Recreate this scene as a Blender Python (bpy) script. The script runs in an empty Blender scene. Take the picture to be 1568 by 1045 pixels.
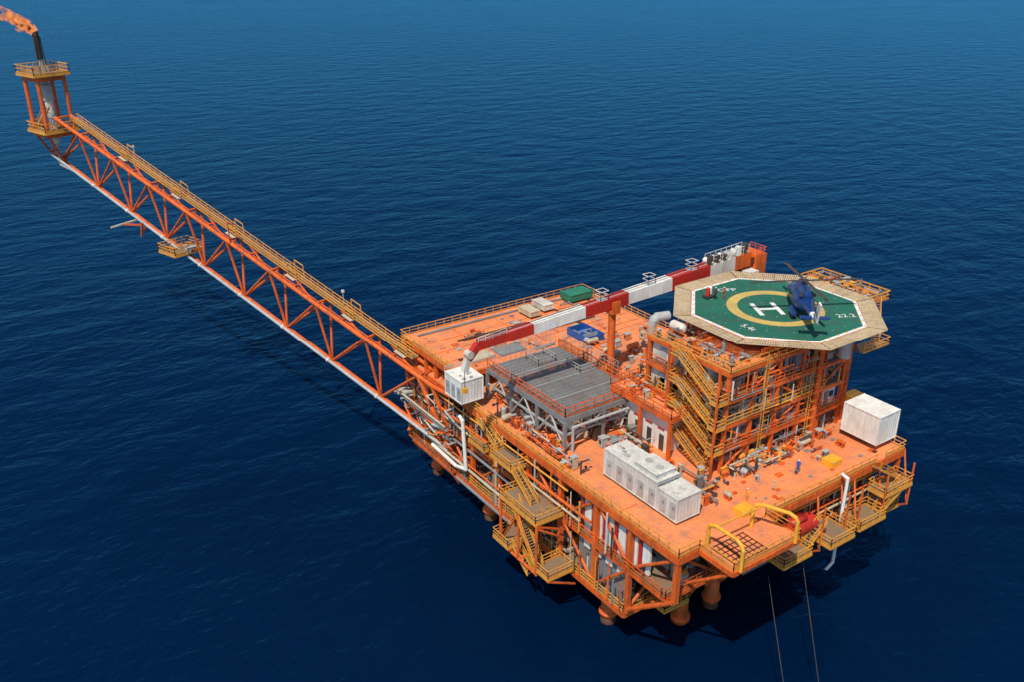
import bpy, math, random
from mathutils import Vector, Matrix
R = random.Random(7)
scene = bpy.context.scene
V = Vector

# ------------------------------------------------------------------ materials
MATS = {}
def mat(name, col, rough=0.5, metal=0.0, dirt=None, amt=0.35, scale=0.6, streak=True, var=0.12):
    m = bpy.data.materials.new(name); m.use_nodes = True
    nt = m.node_tree; N = nt.nodes; L = nt.links
    b = N["Principled BSDF"]
    b.inputs["Roughness"].default_value = rough
    b.inputs["Metallic"].default_value = metal
    b.inputs["Specular IOR Level"].default_value = 0.35
    tc = N.new("ShaderNodeTexCoord")
    mp = N.new("ShaderNodeMapping"); mp.inputs["Scale"].default_value = (1, 1, 0.35 if streak else 1)
    L.new(tc.outputs["Object"], mp.inputs["Vector"])
    n1 = N.new("ShaderNodeTexNoise"); n1.inputs["Scale"].default_value = scale; n1.inputs["Detail"].default_value = 8
    n1.inputs["Roughness"].default_value = 0.65
    L.new(mp.outputs["Vector"], n1.inputs["Vector"])
    r1 = N.new("ShaderNodeValToRGB"); r1.color_ramp.elements[0].position = 0.44; r1.color_ramp.elements[1].position = 0.70
    r1.color_ramp.elements[0].color = (0, 0, 0, 1); r1.color_ramp.elements[1].color = (amt, amt, amt, 1)
    L.new(n1.outputs["Fac"], r1.inputs["Fac"])
    n2 = N.new("ShaderNodeTexNoise"); n2.inputs["Scale"].default_value = scale * 0.35; n2.inputs["Detail"].default_value = 3
    L.new(tc.outputs["Object"], n2.inputs["Vector"])
    n3 = N.new("ShaderNodeTexNoise"); n3.inputs["Scale"].default_value = 2.6; n3.inputs["Detail"].default_value = 4
    L.new(mp.outputs["Vector"], n3.inputs["Vector"])
    ad = N.new("ShaderNodeMath"); ad.operation = 'ADD'; L.new(n2.outputs["Fac"], ad.inputs[0]); L.new(n3.outputs["Fac"], ad.inputs[1])
    hs = N.new("ShaderNodeHueSaturation"); hs.inputs["Color"].default_value = (*col, 1)
    mr = N.new("ShaderNodeMapRange"); mr.inputs["From Min"].default_value = 0.7; mr.inputs["From Max"].default_value = 1.3
    mr.inputs["To Min"].default_value = 1 - var*1.4; mr.inputs["To Max"].default_value = 1 + var
    L.new(ad.outputs[0], mr.inputs["Value"]); L.new(mr.outputs["Result"], hs.inputs["Value"])
    mx = N.new("ShaderNodeMix"); mx.data_type = 'RGBA'
    L.new(r1.outputs["Color"], mx.inputs[0]); L.new(hs.outputs["Color"], mx.inputs[6])
    d = dirt if dirt else tuple(c * 0.35 for c in col)
    mx.inputs[7].default_value = (*d, 1)
    L.new(mx.outputs[2], b.inputs["Base Color"])
    MATS[name] = m
    return m

mat("orange_paint", (0.74, 0.125, 0.016), 0.55, dirt=(0.20, 0.065, 0.03), amt=0.75, scale=0.9, var=0.16)
mat("orange_deck", (0.84, 0.25, 0.085), 0.75, dirt=(0.40, 0.18, 0.11), amt=0.9, scale=0.5, streak=False, var=0.18)
mat("yellow_paint", (0.74, 0.33, 0.045), 0.5, dirt=(0.40, 0.17, 0.05), amt=0.5)
mat("bright_yellow", (0.82, 0.40, 0.03), 0.45, dirt=(0.40, 0.2, 0.06), amt=0.4)
mat("white_paint", (0.66, 0.64, 0.57), 0.5, dirt=(0.36, 0.26, 0.18), amt=0.65)
mat("container_grey", (0.62, 0.61, 0.56), 0.55, dirt=(0.36, 0.30, 0.23), amt=0.6, scale=1.1)
mat("clean_white", (0.78, 0.76, 0.70), 0.5, dirt=(0.5, 0.4, 0.3), amt=0.45)
mat("cream_paint", (0.52, 0.45, 0.32), 0.55, dirt=(0.33, 0.2, 0.1), amt=0.5)
mat("grey_steel", (0.22, 0.23, 0.23), 0.5, dirt=(0.2, 0.1, 0.06), amt=0.5)
mat("light_grey", (0.40, 0.41, 0.40), 0.5, dirt=(0.28, 0.2, 0.14), amt=0.4)
mat("dark_steel", (0.05, 0.048, 0.045), 0.6, dirt=(0.14, 0.06, 0.03), amt=0.6)
mat("red_paint", (0.50, 0.028, 0.016), 0.45, dirt=(0.2, 0.03, 0.02), amt=0.35)
mat("rust_dark", (0.10, 0.04, 0.02), 0.8, dirt=(0.04, 0.02, 0.015), amt=0.7)  # dark rust-brown base with darker noise blotches
mat("grating_floor", (0.22, 0.16, 0.10), 0.7, dirt=(0.3, 0.12, 0.05), amt=0.6)
mat("helideck_green", (0.014, 0.135, 0.085), 0.75, dirt=(0.04, 0.095, 0.07), amt=0.9, scale=0.5, streak=False, var=0.2)
mat("helideck_yellow", (0.58, 0.40, 0.11), 0.7, dirt=(0.32, 0.26, 0.12), amt=0.7, streak=False)
mat("marking_white", (0.78, 0.78, 0.74), 0.6, dirt=(0.45, 0.45, 0.40), amt=0.45, streak=False)
mat("net_beige", (0.56, 0.42, 0.25), 0.8, dirt=(0.3, 0.2, 0.1), amt=0.5)
mat("blue_body", (0.010, 0.04, 0.17), 0.25, dirt=(0.01, 0.03, 0.12), amt=0.2)
mat("blue_skip", (0.02, 0.10, 0.36), 0.5)
mat("green_box", (0.03, 0.20, 0.12), 0.5)
mat("glass_dark", (0.01, 0.013, 0.018), 0.08, amt=0.0)
mat("skin_tone", (0.35, 0.18, 0.11), 0.6, amt=0.0)
mat("black_soot", (0.02, 0.018, 0.018), 0.8, dirt=(0.10, 0.05, 0.03), amt=0.4)

# ------------------------------------------------------------------ mesh builder
class MB:
    def __init__(s): s.v = []; s.f = []; s.m = []; s.names = []
    def mi(s, n):
        if n not in s.names: s.names.append(n)
        return s.names.index(n)
    def add(s, vs, fs, m):
        o = len(s.v); s.v.extend([tuple(p) for p in vs]); k = s.mi(m)
        for f in fs: s.f.append([o + i for i in f]); s.m.append(k)
    def box(s, x0, x1, y0, y1, z0, z1, m):
        vs = [(x0,y0,z0),(x1,y0,z0),(x1,y1,z0),(x0,y1,z0),(x0,y0,z1),(x1,y0,z1),(x1,y1,z1),(x0,y1,z1)]
        s.add(vs, [(3,2,1,0),(4,5,6,7),(0,1,5,4),(1,2,6,5),(2,3,7,6),(3,0,4,7)], m)
    def obox(s, c, ax, ay, az, m):
        c = V(c); vs = []
        for k in (-1, 1):
            for i, j in ((-1,-1),(1,-1),(1,1),(-1,1)):
                vs.append(c + ax*i + ay*j + az*k)
        s.add(vs, [(3,2,1,0),(4,5,6,7),(0,1,5,4),(1,2,6,5),(2,3,7,6),(3,0,4,7)], m)
    def beam(s, p, q, w, h, m):
        p = V(p); q = V(q); d = q - p; L = d.length
        if L < 1e-4: return
        d.normalize(); up = V((0,0,1)) if abs(d.z) < 0.98 else V((0,1,0))
        a = d.cross(up).normalized(); b = a.cross(d).normalized()
        s.obox((p+q)/2, d*(L/2), a*(w/2), b*(h/2), m)
    def tube(s, p, q, r, m, n=8, r2=None, cap=True):
        p = V(p); q = V(q); d = q - p
        if d.length < 1e-4: return
        d.normalize(); up = V((0,0,1)) if abs(d.z) < 0.95 else V((1,0,0))
        a = d.cross(up).normalized(); b = a.cross(d)
        if r2 is None: r2 = r
        vs = []
        for c, rr in ((p, r), (q, r2)):
            for i in range(n):
                t = 2*math.pi*i/n
                vs.append(c + a*math.cos(t)*rr + b*math.sin(t)*rr)
        fs = [(i, (i+1) % n, n+(i+1) % n, n+i) for i in range(n)]
        if cap: fs += [tuple(range(n-1, -1, -1)), tuple(range(n, 2*n))]
        s.add(vs, fs, m)
    def pipe(s, pts, r, m, n=8):
        for i in range(len(pts)-1): s.tube(pts[i], pts[i+1], r, m, n)
        for p in pts[1:-1]: s.ball(p, r*1.12, m)
    def ball(s, c, r, m, n=6):
        c = V(c); vs = [c + V((0,0,r))]; fs = []
        rings = 3
        for k in range(1, rings+1):
            t = math.pi*k/(rings+1)
            for i in range(n):
                a = 2*math.pi*i/n
                vs.append(c + V((math.sin(t)*math.cos(a), math.sin(t)*math.sin(a), math.cos(t)))*r)
        vs.append(c - V((0,0,r)))
        for i in range(n): fs.append((0, 1+i, 1+(i+1) % n))
        for k in range(rings-1):
            for i in range(n):
                a0 = 1+k*n+i; a1 = 1+k*n+(i+1) % n
                fs.append((a0, a0+n, a1+n, a1))
        l = len(vs)-1; o = 1+(rings-1)*n
        for i in range(n): fs.append((l, o+(i+1) % n, o+i))
        s.add(vs, fs, m)
    def vessel(s, p, q, r, m, n=14):
        p = V(p); q = V(q); d = (q-p).normalized()
        s.tube(p, q, r, m, n, cap=False)
        for c, e in ((p, -d), (q, d)):
            s.tube(c, c+e*r*0.3, r, m, n, r2=r*0.8, cap=False)
            s.tube(c+e*r*0.3, c+e*r*0.5, r*0.8, m, n, r2=r*0.35)
    def poly(s, pts, z0, z1, m):
        n = len(pts)
        vs = [(x, y, z0) for x, y in pts] + [(x, y, z1) for x, y in pts]
        fs = [tuple(range(n-1, -1, -1)), tuple(range(n, 2*n))] + [(i, (i+1) % n, n+(i+1) % n, n+i) for i in range(n)]
        s.add(vs, fs, m)
    def rail(s, pts, m="yellow_paint", h=1.15, sp=1.6, r=0.045, toe=True, closed=False):
        pts = [V(p) for p in pts]
        if closed: pts.append(pts[0])
        Z = V((0,0,1))
        for i in range(len(pts)-1):
            p, q = pts[i], pts[i+1]; L = (q-p).length
            k = max(1, round(L/sp))
            for j in range(k+1):
                c = p.lerp(q, j/k); s.beam(c, c+Z*h, r*1.7, r*1.7, m)
            s.beam(p+Z*h, q+Z*h, r*2, r*2, m); s.beam(p+Z*h*0.55, q+Z*h*0.55, r*1.5, r*1.5, m)
            if toe: s.beam(p+Z*0.12, q+Z*0.12, 0.04, 0.2, m)
    def stair(s, p, q, w, m="yellow_paint", rails=True):
        p = V(p); q = V(q); d = q-p; h = V((d.x, d.y, 0)).normalized(); a = V((-h.y, h.x, 0))*(w/2)
        for k in (-1, 1):
            s.beam(p+a*k, q+a*k, 0.08, 0.3, m)
            if rails:
                Z = V((0,0,1.05))
                s.beam(p+a*k+Z, q+a*k+Z, 0.08, 0.08, m); s.beam(p+a*k+Z*0.5, q+a*k+Z*0.5, 0.06, 0.06, m)
                n = max(2, int(d.length/1.5))
                for j in range(n+1):
                    c = p.lerp(q, j/n)+a*k; s.beam(c, c+Z, 0.06, 0.06, m)
        n = max(3, int(abs(d.z)/0.28))
        for j in range(n):
            c = p.lerp(q, (j+0.5)/n); s.obox(c, h*0.11, a, V((0,0,0.025)), "grating_floor")
    def build(s, name, parent=None, smooth=False):
        me = bpy.data.meshes.new(name); me.from_pydata(s.v, [], s.f)
        for n in s.names: me.materials.append(MATS[n])
        me.polygons.foreach_set("material_index", s.m)
        if smooth: me.polygons.foreach_set("use_smooth", [True]*len(s.f))
        me.update()
        o = bpy.data.objects.new(name, me); scene.collection.objects.link(o)
        if parent: o.parent = parent
        return o

def empty(name):
    e = bpy.data.objects.new(name, None); scene.collection.objects.link(e); return e

# ------------------------------------------------------------------ camera
yaw = math.radians(34.5); pitch = math.radians(24)
fwd = V((math.sin(yaw)*math.cos(pitch), math.cos(yaw)*math.cos(pitch), -math.sin(pitch)))
cam_d = bpy.data.cameras.new("camera"); cam = bpy.data.objects.new("camera", cam_d)
scene.collection.objects.link(cam); scene.camera = cam
cam.location = (-60.0, -55.8, 81)
cam.rotation_euler = fwd.to_track_quat('-Z', 'Y').to_euler()
cam_d.sensor_width = 36; cam_d.lens = 1400/1568*36; cam_d.clip_end = 30000; cam_d.clip_start = 1

# ------------------------------------------------------------------ light
sdir = V((-0.82, -0.57, 0)).normalized(); el = math.radians(57)
sdir = V((sdir.x*math.cos(el), sdir.y*math.cos(el), math.sin(el)))
sl = bpy.data.lights.new("sun", 'SUN'); so = bpy.data.objects.new("sun", sl); scene.collection.objects.link(so)
sl.energy = 4.2; sl.angle = math.radians(0.8); sl.color = (1, 0.94, 0.84)
so.rotation_euler = sdir.to_track_quat('Z', 'Y').to_euler(); so.location = (-100, -60, 200)
w = bpy.data.worlds.new("World"); scene.world = w; w.use_nodes = True
bg = w.node_tree.nodes["Background"]; sk = w.node_tree.nodes.new("ShaderNodeTexSky")
sk.sky_type = 'NISHITA'; sk.sun_disc = False; sk.sun_elevation = el; sk.sun_rotation = math.atan2(sdir.x, sdir.y)
sk.dust_density = 1.0; sk.ozone_density = 1.0; sk.air_density = 1.0
w.node_tree.links.new(sk.outputs[0], bg.inputs[0]); bg.inputs[1].default_value = 0.105
scene.view_settings.view_transform = 'Standard'; scene.view_settings.look = 'None'; scene.view_settings.exposure = 0

# ------------------------------------------------------------------ sea
def sea():
    m = bpy.data.materials.new("sea_water"); m.use_nodes = True; nt = m.node_tree; N = nt.nodes; L = nt.links
    N.remove(N["Principled BSDF"]); out = N["Material Output"]
    df = N.new("ShaderNodeBsdfDiffuse"); gl = N.new("ShaderNodeBsdfAnisotropic"); gl.inputs["Roughness"].default_value = 0.2
    gl.inputs["Color"].default_value = (0.13, 0.52, 0.88, 1)
    fr = N.new("ShaderNodeFresnel"); fr.inputs["IOR"].default_value = 1.33
    mx = N.new("ShaderNodeMixShader")
    L.new(fr.outputs[0], mx.inputs[0]); L.new(df.outputs[0], mx.inputs[1]); L.new(gl.outputs[0], mx.inputs[2]); L.new(mx.outputs[0], out.inputs[0])
    tc = N.new("ShaderNodeTexCoord")
    mp = N.new("ShaderNodeMapping"); mp.inputs["Rotation"].default_value = (0, 0, math.radians(25)); mp.inputs["Scale"].default_value = (0.6, 1.0, 1)
    L.new(tc.outputs["Object"], mp.inputs["Vector"])
    def noise(sc, det, ro=0.55, dist=0.0):
        n = N.new("ShaderNodeTexNoise"); n.inputs["Scale"].default_value = sc; n.inputs["Detail"].default_value = det
        n.inputs["Roughness"].default_value = ro; n.inputs["Distortion"].default_value = dist
        L.new(mp.outputs["Vector"], n.inputs["Vector"]); return n
    n1 = noise(0.11, 5, 0.55, 0.3); n2 = noise(0.5, 4, 0.55, 0.4); n3 = noise(0.006, 4); n4 = noise(0.022, 3)
    # wind patches modulate the ripple height
    mr = N.new("ShaderNodeMapRange"); mr.inputs["From Min"].default_value = .35; mr.inputs["From Max"].default_value = .65; mr.inputs["To Min"].default_value = .12; mr.inputs["To Max"].default_value = .38
    L.new(n4.outputs["Fac"], mr.inputs["Value"])
    b1 = N.new("ShaderNodeBump"); b1.inputs["Strength"].default_value = 1; b1.inputs["Distance"].default_value = 1.15
    b2 = N.new("ShaderNodeBump"); b2.inputs["Strength"].default_value = 1; L.new(mr.outputs[0], b2.inputs["Distance"])
    L.new(n1.outputs["Fac"], b1.inputs["Height"]); L.new(n2.outputs["Fac"], b2.inputs["Height"])
    L.new(b1.outputs["Normal"], b2.inputs["Normal"])
    for x in (df, gl, fr): L.new(b2.outputs["Normal"], x.inputs["Normal"])
    r = N.new("ShaderNodeValToRGB"); r.color_ramp.elements[0].position = 0.3; r.color_ramp.elements[1].position = 0.7
    r.color_ramp.elements[0].color = (0.0002, 0.0058, 0.025, 1); r.color_ramp.elements[1].color = (0.0004, 0.0115, 0.044, 1)
    L.new(n3.outputs["Fac"], r.inputs["Fac"]); L.new(r.outputs["Color"], df.inputs["Color"])
    me = bpy.data.meshes.new("sea"); S = 12000
    me.from_pydata([(-S,-S,0),(S,-S,0),(S,S,0),(-S,S,0)], [], [(0,1,2,3)]); me.materials.append(m)
    o = bpy.data.objects.new("sea", me); scene.collection.objects.link(o)
sea()

# ------------------------------------------------------------------ platform
plat = empty("offshore_platform")
ZC, ZM, ZT, ZU = 7.0, 13.5, 20.0, 23.5
EY = 62.0; EX = 40.0; UX = 36.0; UY = 45.0; CY = 8.0

PAL = ["cream_paint","light_grey","orange_paint","orange_paint","orange_paint","grey_steel","grey_steel","yellow_paint","dark_steel","dark_steel"]
def clutter(mb, x0, x1, y0, y1, z, h, n, big=1.0, pal=None):
    cols = pal or PAL
    for i in range(n):
        x = R.uniform(x0, x1); y = R.uniform(y0, y1); k = R.random(); c = R.choice(cols)
        if k < 0.12:
            L = R.uniform(1.2, 3.0)*big; r = R.uniform(0.3, 0.6)*big
            zz = z+r+0.5
            if R.random() < 0.6: p, q = (x, max(y0, y-L/2), zz), (x, min(y1, y+L/2), zz)
            else: p, q = (max(x0, x-L/2), y, zz), (min(x1, x+L/2), y, zz)
            mb.vessel(p, q, r, c, 12)
            for c2 in (V(p).lerp(V(q), .2), V(p).lerp(V(q), .8)): mb.box(c2.x-.15, c2.x+.15, c2.y-.15, c2.y+.15, z, zz, "orange_paint")
        elif k < 0.2:
            r = R.uniform(0.2, 0.5)*big; hh = R.uniform(1.2, min(h, 3.5)) if h > 1.3 else h
            mb.vessel((x, y, z+.3), (x, y, z+hh), r, c, 12)
            mb.tube((x, y, z+hh), (x, y, z+hh+.5), .12, c)
        elif k < 0.6:
            a = R.uniform(.3, 1.4)*big; b = R.uniform(.3, 1.2)*big; hh = R.uniform(.5, min(h, 2.0))
            mb.box(x-a/2, x+a/2, y-b/2, y+b/2, z+.1, z+hh, c)
            mb.box(x-a/2-.06, x+a/2+.06, y-b/2-.06, y+b/2+.06, z+hh+.002, z+hh+.08, R.choice(["light_grey", c]))
            mb.box(x-a/2-.05, x-a/2-.004, y-b/4, y+b/4, z+hh*.4, z+hh*.8, "dark_steel")
        else:
            zz = z+R.uniform(.3, h*0.9); r = R.uniform(.05, .14)
            pts = [V((x, y, z)), V((x, y, zz))]
            q = V((x, y, zz))
            for j in range(R.randint(1, 3)):
                q = q.copy()
                if R.random() < .5: q.x = min(x1, max(x0, q.x+R.uniform(-4, 4)))
                else: q.y = min(y1, max(y0, q.y+R.uniform(-5, 5)))
                pts.append(q)
            mb.pipe(pts, r, c)
            for p in pts[1:]: mb.ball(p, r*1.8, R.choice(["grey_steel","dark_steel",c]))

def slab(mb, x0, x1, y0, y1, z, edge=0.8, top="orange_deck"):
    mb.box(x0, x1, y0, y1, z-0.12, z, top)
    for a, b in (((x0, y0), (x1, y0)), ((x1, y0), (x1, y1)), ((x1, y1), (x0, y1)), ((x0, y1), (x0, y0))):
        mb.beam((a[0], a[1], z-edge/2-.13), (b[0], b[1], z-edge/2-.13), 0.32, edge, "orange_paint")
        L = (V(a)-V(b)).length; n = int(L/1.1)
        for i in range(1, n):
            p = V((*a, 0)).lerp(V((*b, 0)), i/n); mb.box(p.x-.2, p.x+.2, p.y-.2, p.y+.2, z-edge-.1, z-.17, "orange_paint")
    y = y0+2.5
    while y < y1-0.5:
        mb.box(x0+.2, x1-.2, y-.1, y+.1, z-.7, z-.125, "orange_paint"); y += 3.2

d = MB()
slab(d, 0, EX, 0, EY, ZT, 0.95)
slab(d, 3, 13.5, -5, -.2, ZT, 0.6)
slab(d, 0.2, EX-.2, 1.5, EY-1, ZM, 0.6, "grating_floor")
slab(d, 0, EX-3, CY, EY-1, ZC, 0.8, "grating_floor")
slab(d, 0, UX, UY, EY, ZU, 0.8)
slab(d, 18, UX, 30.5, UY-.2, ZU, 0.8)
slab(d, EX+.2, EX+6, 27, 37, ZT, 0.8)
for y in (46.5, 49.5, 53, 57): d.box(.3, UX-.3, y-.05, y+.05, ZU, ZU+.05, "orange_paint")
for x in (8, 16, 24, 32): d.box(x-.05, x+.05, UY+.3, EY-.3, ZU, ZU+.045, "orange_paint")
for y in (10, 20): d.box(.3, 3, y-.05, y+.05, ZT, ZT+.05, "orange_paint")
for i in range(60):
    x = R.uniform(2, 34); y = R.uniform(46, 60); a = R.uniform(.12, .6); d.box(x-a, x+a, y-a*.7, y+a*.7, ZU+.055, ZU+R.uniform(.08, .25), R.choice(["orange_paint","grey_steel","rust_dark","light_grey","orange_deck"]))
for i in range(50):
    x = R.uniform(10, 39); y = R.uniform(.8, 9); a = R.uniform(.1, .45); d.box(x-a, x+a, y-a*.7, y+a*.7, ZT+.005, ZT+R.uniform(.05, .25), R.choice(["orange_paint","orange_paint","grey_steel","rust_dark","orange_deck"]))
for i in range(34):
    x = R.uniform(19, 35); y = R.uniform(31, 44); a = R.uniform(.12, .6); d.box(x-a, x+a, y-a*.7, y+a*.7, ZU+.005, ZU+R.uniform(.08, .4), R.choice(["orange_paint","grey_steel","light_grey","cream_paint"]))
d.box(14, 17.8, 45.6, 46.1, ZU+.06, ZU+.25, "grey_steel"); d.box(2, 30, 60.2, 60.6, ZU+.06, ZU+.3, "grey_steel"); d.box(20, 30, 51, 51.3, ZU+.06, ZU+.2, "dark_steel")
d.box(6, 19, 54.8, 55.2, ZU+.06, ZU+.3, "rust_dark"); d.box(26, 26.4, 47, 57, ZU+.06, ZU+.3, "rust_dark")
d.build("decks", plat)

fr = MB()
ycols = [0.3, 7.8, 14, 21, 28, 35, 42, 49, 55.5, 61]
xcols = [0.3, 8, 16, 24, 32, 39.7]
for y in ycols:
    for x in (0.3, 39.5):
        z0 = ZC if y > 5 else ZM
        fr.box(x-.3, x+.3, y-.3, y+.3, z0, ZT-.1, "orange_paint")
for x in xcols[1:-1]:
    fr.box(x-.3, x+.3, 1.9, 2.5, ZM, ZT-.1, "orange_paint"); fr.box(x-.3, x+.3, CY+.1, CY+.7, ZC, ZM, "orange_paint"); fr.box(x-.3, x+.3, 60.2, 60.8, ZC, ZT-.1, "orange_paint")
for x in (8, 16, 24, 32):
    for y in (14, 28, 42): fr.tube((x, y, ZC), (x, y, ZT-.1), .45, "orange_paint", 10)
for i in range(len(ycols)-1):
    a, b = ycols[i], ycols[i+1]
    if i % 2: a, b = b, a
    if i > 0: fr.tube((0.3, a, ZC), (0.3, b, ZM-.3), .2, "orange_paint")
    fr.tube((0.3, b, ZM), (0.3, a, ZT-.8), .2, "orange_paint")
fr.tube((.3, .6, ZM-.2), (.3, 8, ZC+.2), .3, "orange_paint"); fr.tube((39.5, .6, ZM-.2), (36.5, 8, ZC+.2), .3, "orange_paint")
for x in (4, 8, 12, 16, 20, 24, 28, 32, 36):
    fr.tube((x, 1.8, ZM-.4), (x, CY, ZC+.2), .22, "orange_paint"); fr.tube((x+2, 1.8, ZM-.4), (x, CY, ZC+.2), .14, "orange_paint")
for x0_, z_ in ((1, 10.4), (1, 11.6)): fr.tube((x0_, 4.4+(10.4-z_)*.9, z_), (36, 4.4+(10.4-z_)*.9, z_), .16, "orange_paint")
for i in range(len(xcols)-1):
    a, b = xcols[i], xcols[i+1]
    if i % 2: a, b = b, a
    fr.tube((a, CY, ZC), (b, CY, ZM-.3), .2, "orange_paint"); fr.tube((b, 1.8, ZM), (a, 1.8, ZT-.8), .2, "orange_paint")
for y in [UY, 48.5, 52, 55, 58, 61.5]:
    for x in (0.3, UX-.3): fr.box(x-.22, x+.22, y-.22, y+.22, ZT, ZU-.1, "orange_paint")
for x in (8, 16, 24, 32):
    for y in (UY+.4, 52, 61.5): fr.box(x-.22, x+.22, y-.22, y+.22, ZT, ZU-.1, "orange_paint")
fr.build("deck_frame", plat)

lg = MB()
legs = [(3, 14), (3, 41.5), (36, 14), (36, 41.5), (16, 8.6), (20, 54), (3, 57)]
for x, y in legs:
    lg.tube((x, y, -6), (x, y, ZC), .95, "orange_paint", 16)
    lg.tube((x, y, 1.3), (x, y, 1.7), 1.25, "orange_paint", 16); lg.tube((x, y, -1), (x, y, .9), 1.0, "rust_dark", 16)
lg.tube((10.5, 8.6, -1), (10.5, 8.6, ZC), .9, "orange_paint", 16)
lg.tube((10.5, 8.6, .4), (10.5, 8.6, 1.2), 1.25, "orange_paint", 16)
for a, b in (((3,14),(10.5,8.6)), ((10.5,8.6),(16,8.6)), ((3,14),(3,41.5)), ((16,8.6),(36,14)), ((3,41.5),(3,57))):
    a = V((*a, 0)); b = V((*b, 0)); mid = (a+b)/2
    lg.tube(a+V((0,0,2.2)), mid+V((0,0,ZC-.5)), .35, "orange_paint"); lg.tube(b+V((0,0,2.2)), mid+V((0,0,ZC-.5)), .35, "orange_paint")
    lg.tube(a+V((0,0,4.5)), b+V((0,0,4.5)), .3, "orange_paint")
for x in (6, 10.5, 16, 22): lg.tube((x, 5.2, 9.5), (10.5 if x < 13 else 16, 8.6, 3), .25, "orange_paint")
lg.build("jacket_legs", plat, True)

eq = MB()
PW = ["cream_paint","grey_steel","grey_steel","dark_steel","orange_paint","orange_paint","yellow_paint","white_paint","rust_dark","light_grey"]
clutter(eq, .8, 9, CY+1, 60, ZC, 5, 280, 1.1, PW)
clutter(eq, .8, 9, 3, 60, ZM, 5, 280, 1.0, PW)
clutter(eq, 3, 35, CY+.5, 9.5, ZC, 5, 90, 1.1, PW)
clutter(eq, 3, 38, 2, 7.5, ZM, 5, 190, 1.0, PW)
eq.box(9.5, 9.7, 9, 58, ZC, ZT-.2, "rust_dark"); eq.box(9.7, 37, 9.8, 10, ZC, ZT-.2, "rust_dark")
eq.box(5, 5.2, 46, 60, ZT, ZU-.2, "rust_dark")
clutter(eq, .8, 4.5, 45.5, 61, ZT, 3, 70, .9, PW)
for z, r, m, x in ((9.2,.2,"cream_paint",-.3), (10.1,.14,"orange_paint",-.35), (12.4,.2,"grey_steel",-.2), (15.2,.16,"cream_paint",-.3), (16.2,.2,"orange_paint",-.3), (18.2,.12,"yellow_paint",-.3), (6.0,.25,"grey_steel",-.2), (17.4,.1,"dark_steel",-.25)):
    y0 = R.uniform(12, 32); y1 = R.uniform(50, 61)
    eq.tube((x, y0, z), (x, y1, z), r, m)
for i in range(70):
    y = R.uniform(8, 60); z0 = R.choice([ZC, ZM]); eq.tube((-.25, y, z0), (-.25, y, z0+R.uniform(3, 6)), R.uniform(.05, .14), R.choice(PW))
for k in range(6):
    y = 5.0+k*2.1
    if y > 8: eq.box(.7, 1.0, y, y+1.15, ZM-2.4, ZM-.7, "clean_white")
    eq.box(.7, 1.0, y, y+1.2, ZM+.4, ZM+4.4, "clean_white")
    eq.box(.55, .68, y+1.3, y+1.75, ZM+.1, ZT-1.2, "red_paint")
eq.box(1.05, 1.2, 8.4, 18, ZC+.2, ZT-1, "grey_steel")
for i in range(44):
    x = R.uniform(14, 38); eq.tube((x, 1.2, ZM), (x, 1.2, ZM+R.uniform(3, 6)), R.uniform(.06, .16), R.choice(PW))
for z, m in ((11.8, "grey_steel"), (15.2, "cream_paint"), (16, "orange_paint"), (17.5, "yellow_paint")): eq.tube((12, .9, z), (38, .9, z), .16, m)
eq.pipe([(26.8, -.3, ZT+1.0), (26.8, -1.2, ZT+.8), (26, -1.6, 9.0), (24.8, -1.6, 8.4)], .2, "clean_white")
eq.pipe([(-.6, 44, 17.5), (-.7, 43, 17.2), (-.8, 42.2, 9.5), (-.8, 45, 8.7), (-.8, 52, 9)], .28, "clean_white")
for k in range(3): eq.tube((2, 59+k*.9, ZM+1.5-k*.3), (-1.8, 60+k*1.1, ZM+1.2-k*.3), .42, "light_grey", 12)
for k in range(5): eq.pipe([(-.6-k*.35, 46, 12+k*.8), (-.6-k*.35, 56+k, 12+k*.8), (1, 56+k, 12+k*.8)], .17, R.choice(["cream_paint","light_grey","grey_steel","orange_paint"]))
for k in range(30):
    y = R.uniform(44, 60); z = R.uniform(8, 19); eq.pipe([(.2, y, z), (-1-R.random(), y, z), (-1.2, y+R.uniform(-3, 3), z+R.uniform(-2, 2))], R.uniform(.07, .18), R.choice(PW))
eq.build("process_equipment", plat)

wk = MB()
def landing(x0, x1, y0, y1, z, m="yellow_paint", open_side=None, brace=True):
    wk.box(x0, x1, y0, y1, z-.1, z, "grating_floor")
    for a, b in (((x0,y0),(x1,y0)), ((x1,y0),(x1,y1)), ((x1,y1),(x0,y1)), ((x0,y1),(x0,y0))):
        wk.beam((*a, z-.25), (*b, z-.25), .15, .36, m)
    sides = {'s': ((x0,y0),(x1,y0)), 'e': ((x1,y0),(x1,y1)), 'n': ((x1,y1),(x0,y1)), 'w': ((x0,y1),(x0,y0))}
    for k, (a, b) in sides.items():
        if open_side and k in open_side: continue
        wk.rail([(*a, z), (*b, z)], m, sp=1.2)
    if brace:
        for a in ((x0, y0), (x0, y1)):
            if x1 <= 1: wk.beam((*a, z-.4), (0.2, a[1], z-2.6), .2, .2, "orange_paint")
wk.rail([(-.1, UY, ZT), (-.1, 35, ZT), (-.1, -.1, ZT), (3, -.1, ZT)])
wk.rail([(3, -.1, ZT), (3, -5, ZT), (13.5, -5, ZT), (13.5, -.1, ZT), (34, -.1, ZT)])
wk.rail([(36, -.1, ZT), (EX+.1, -.1, ZT), (EX+.1, 27, ZT)])
wk.rail([(-.1, UY, ZU), (-.1, EY+.1, ZU), (UX+.1, EY+.1, ZU), (UX+.1, 31, ZU)])
wk.rail([(18, UY, ZU), (18, 30.5, ZU), (24, 30.5, ZU)])
wk.rail([(-.05, 60, ZM), (-.05, 2, ZM), (-.05, 1.4, ZM), (30, 1.4, ZM)], "orange_paint")
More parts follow.
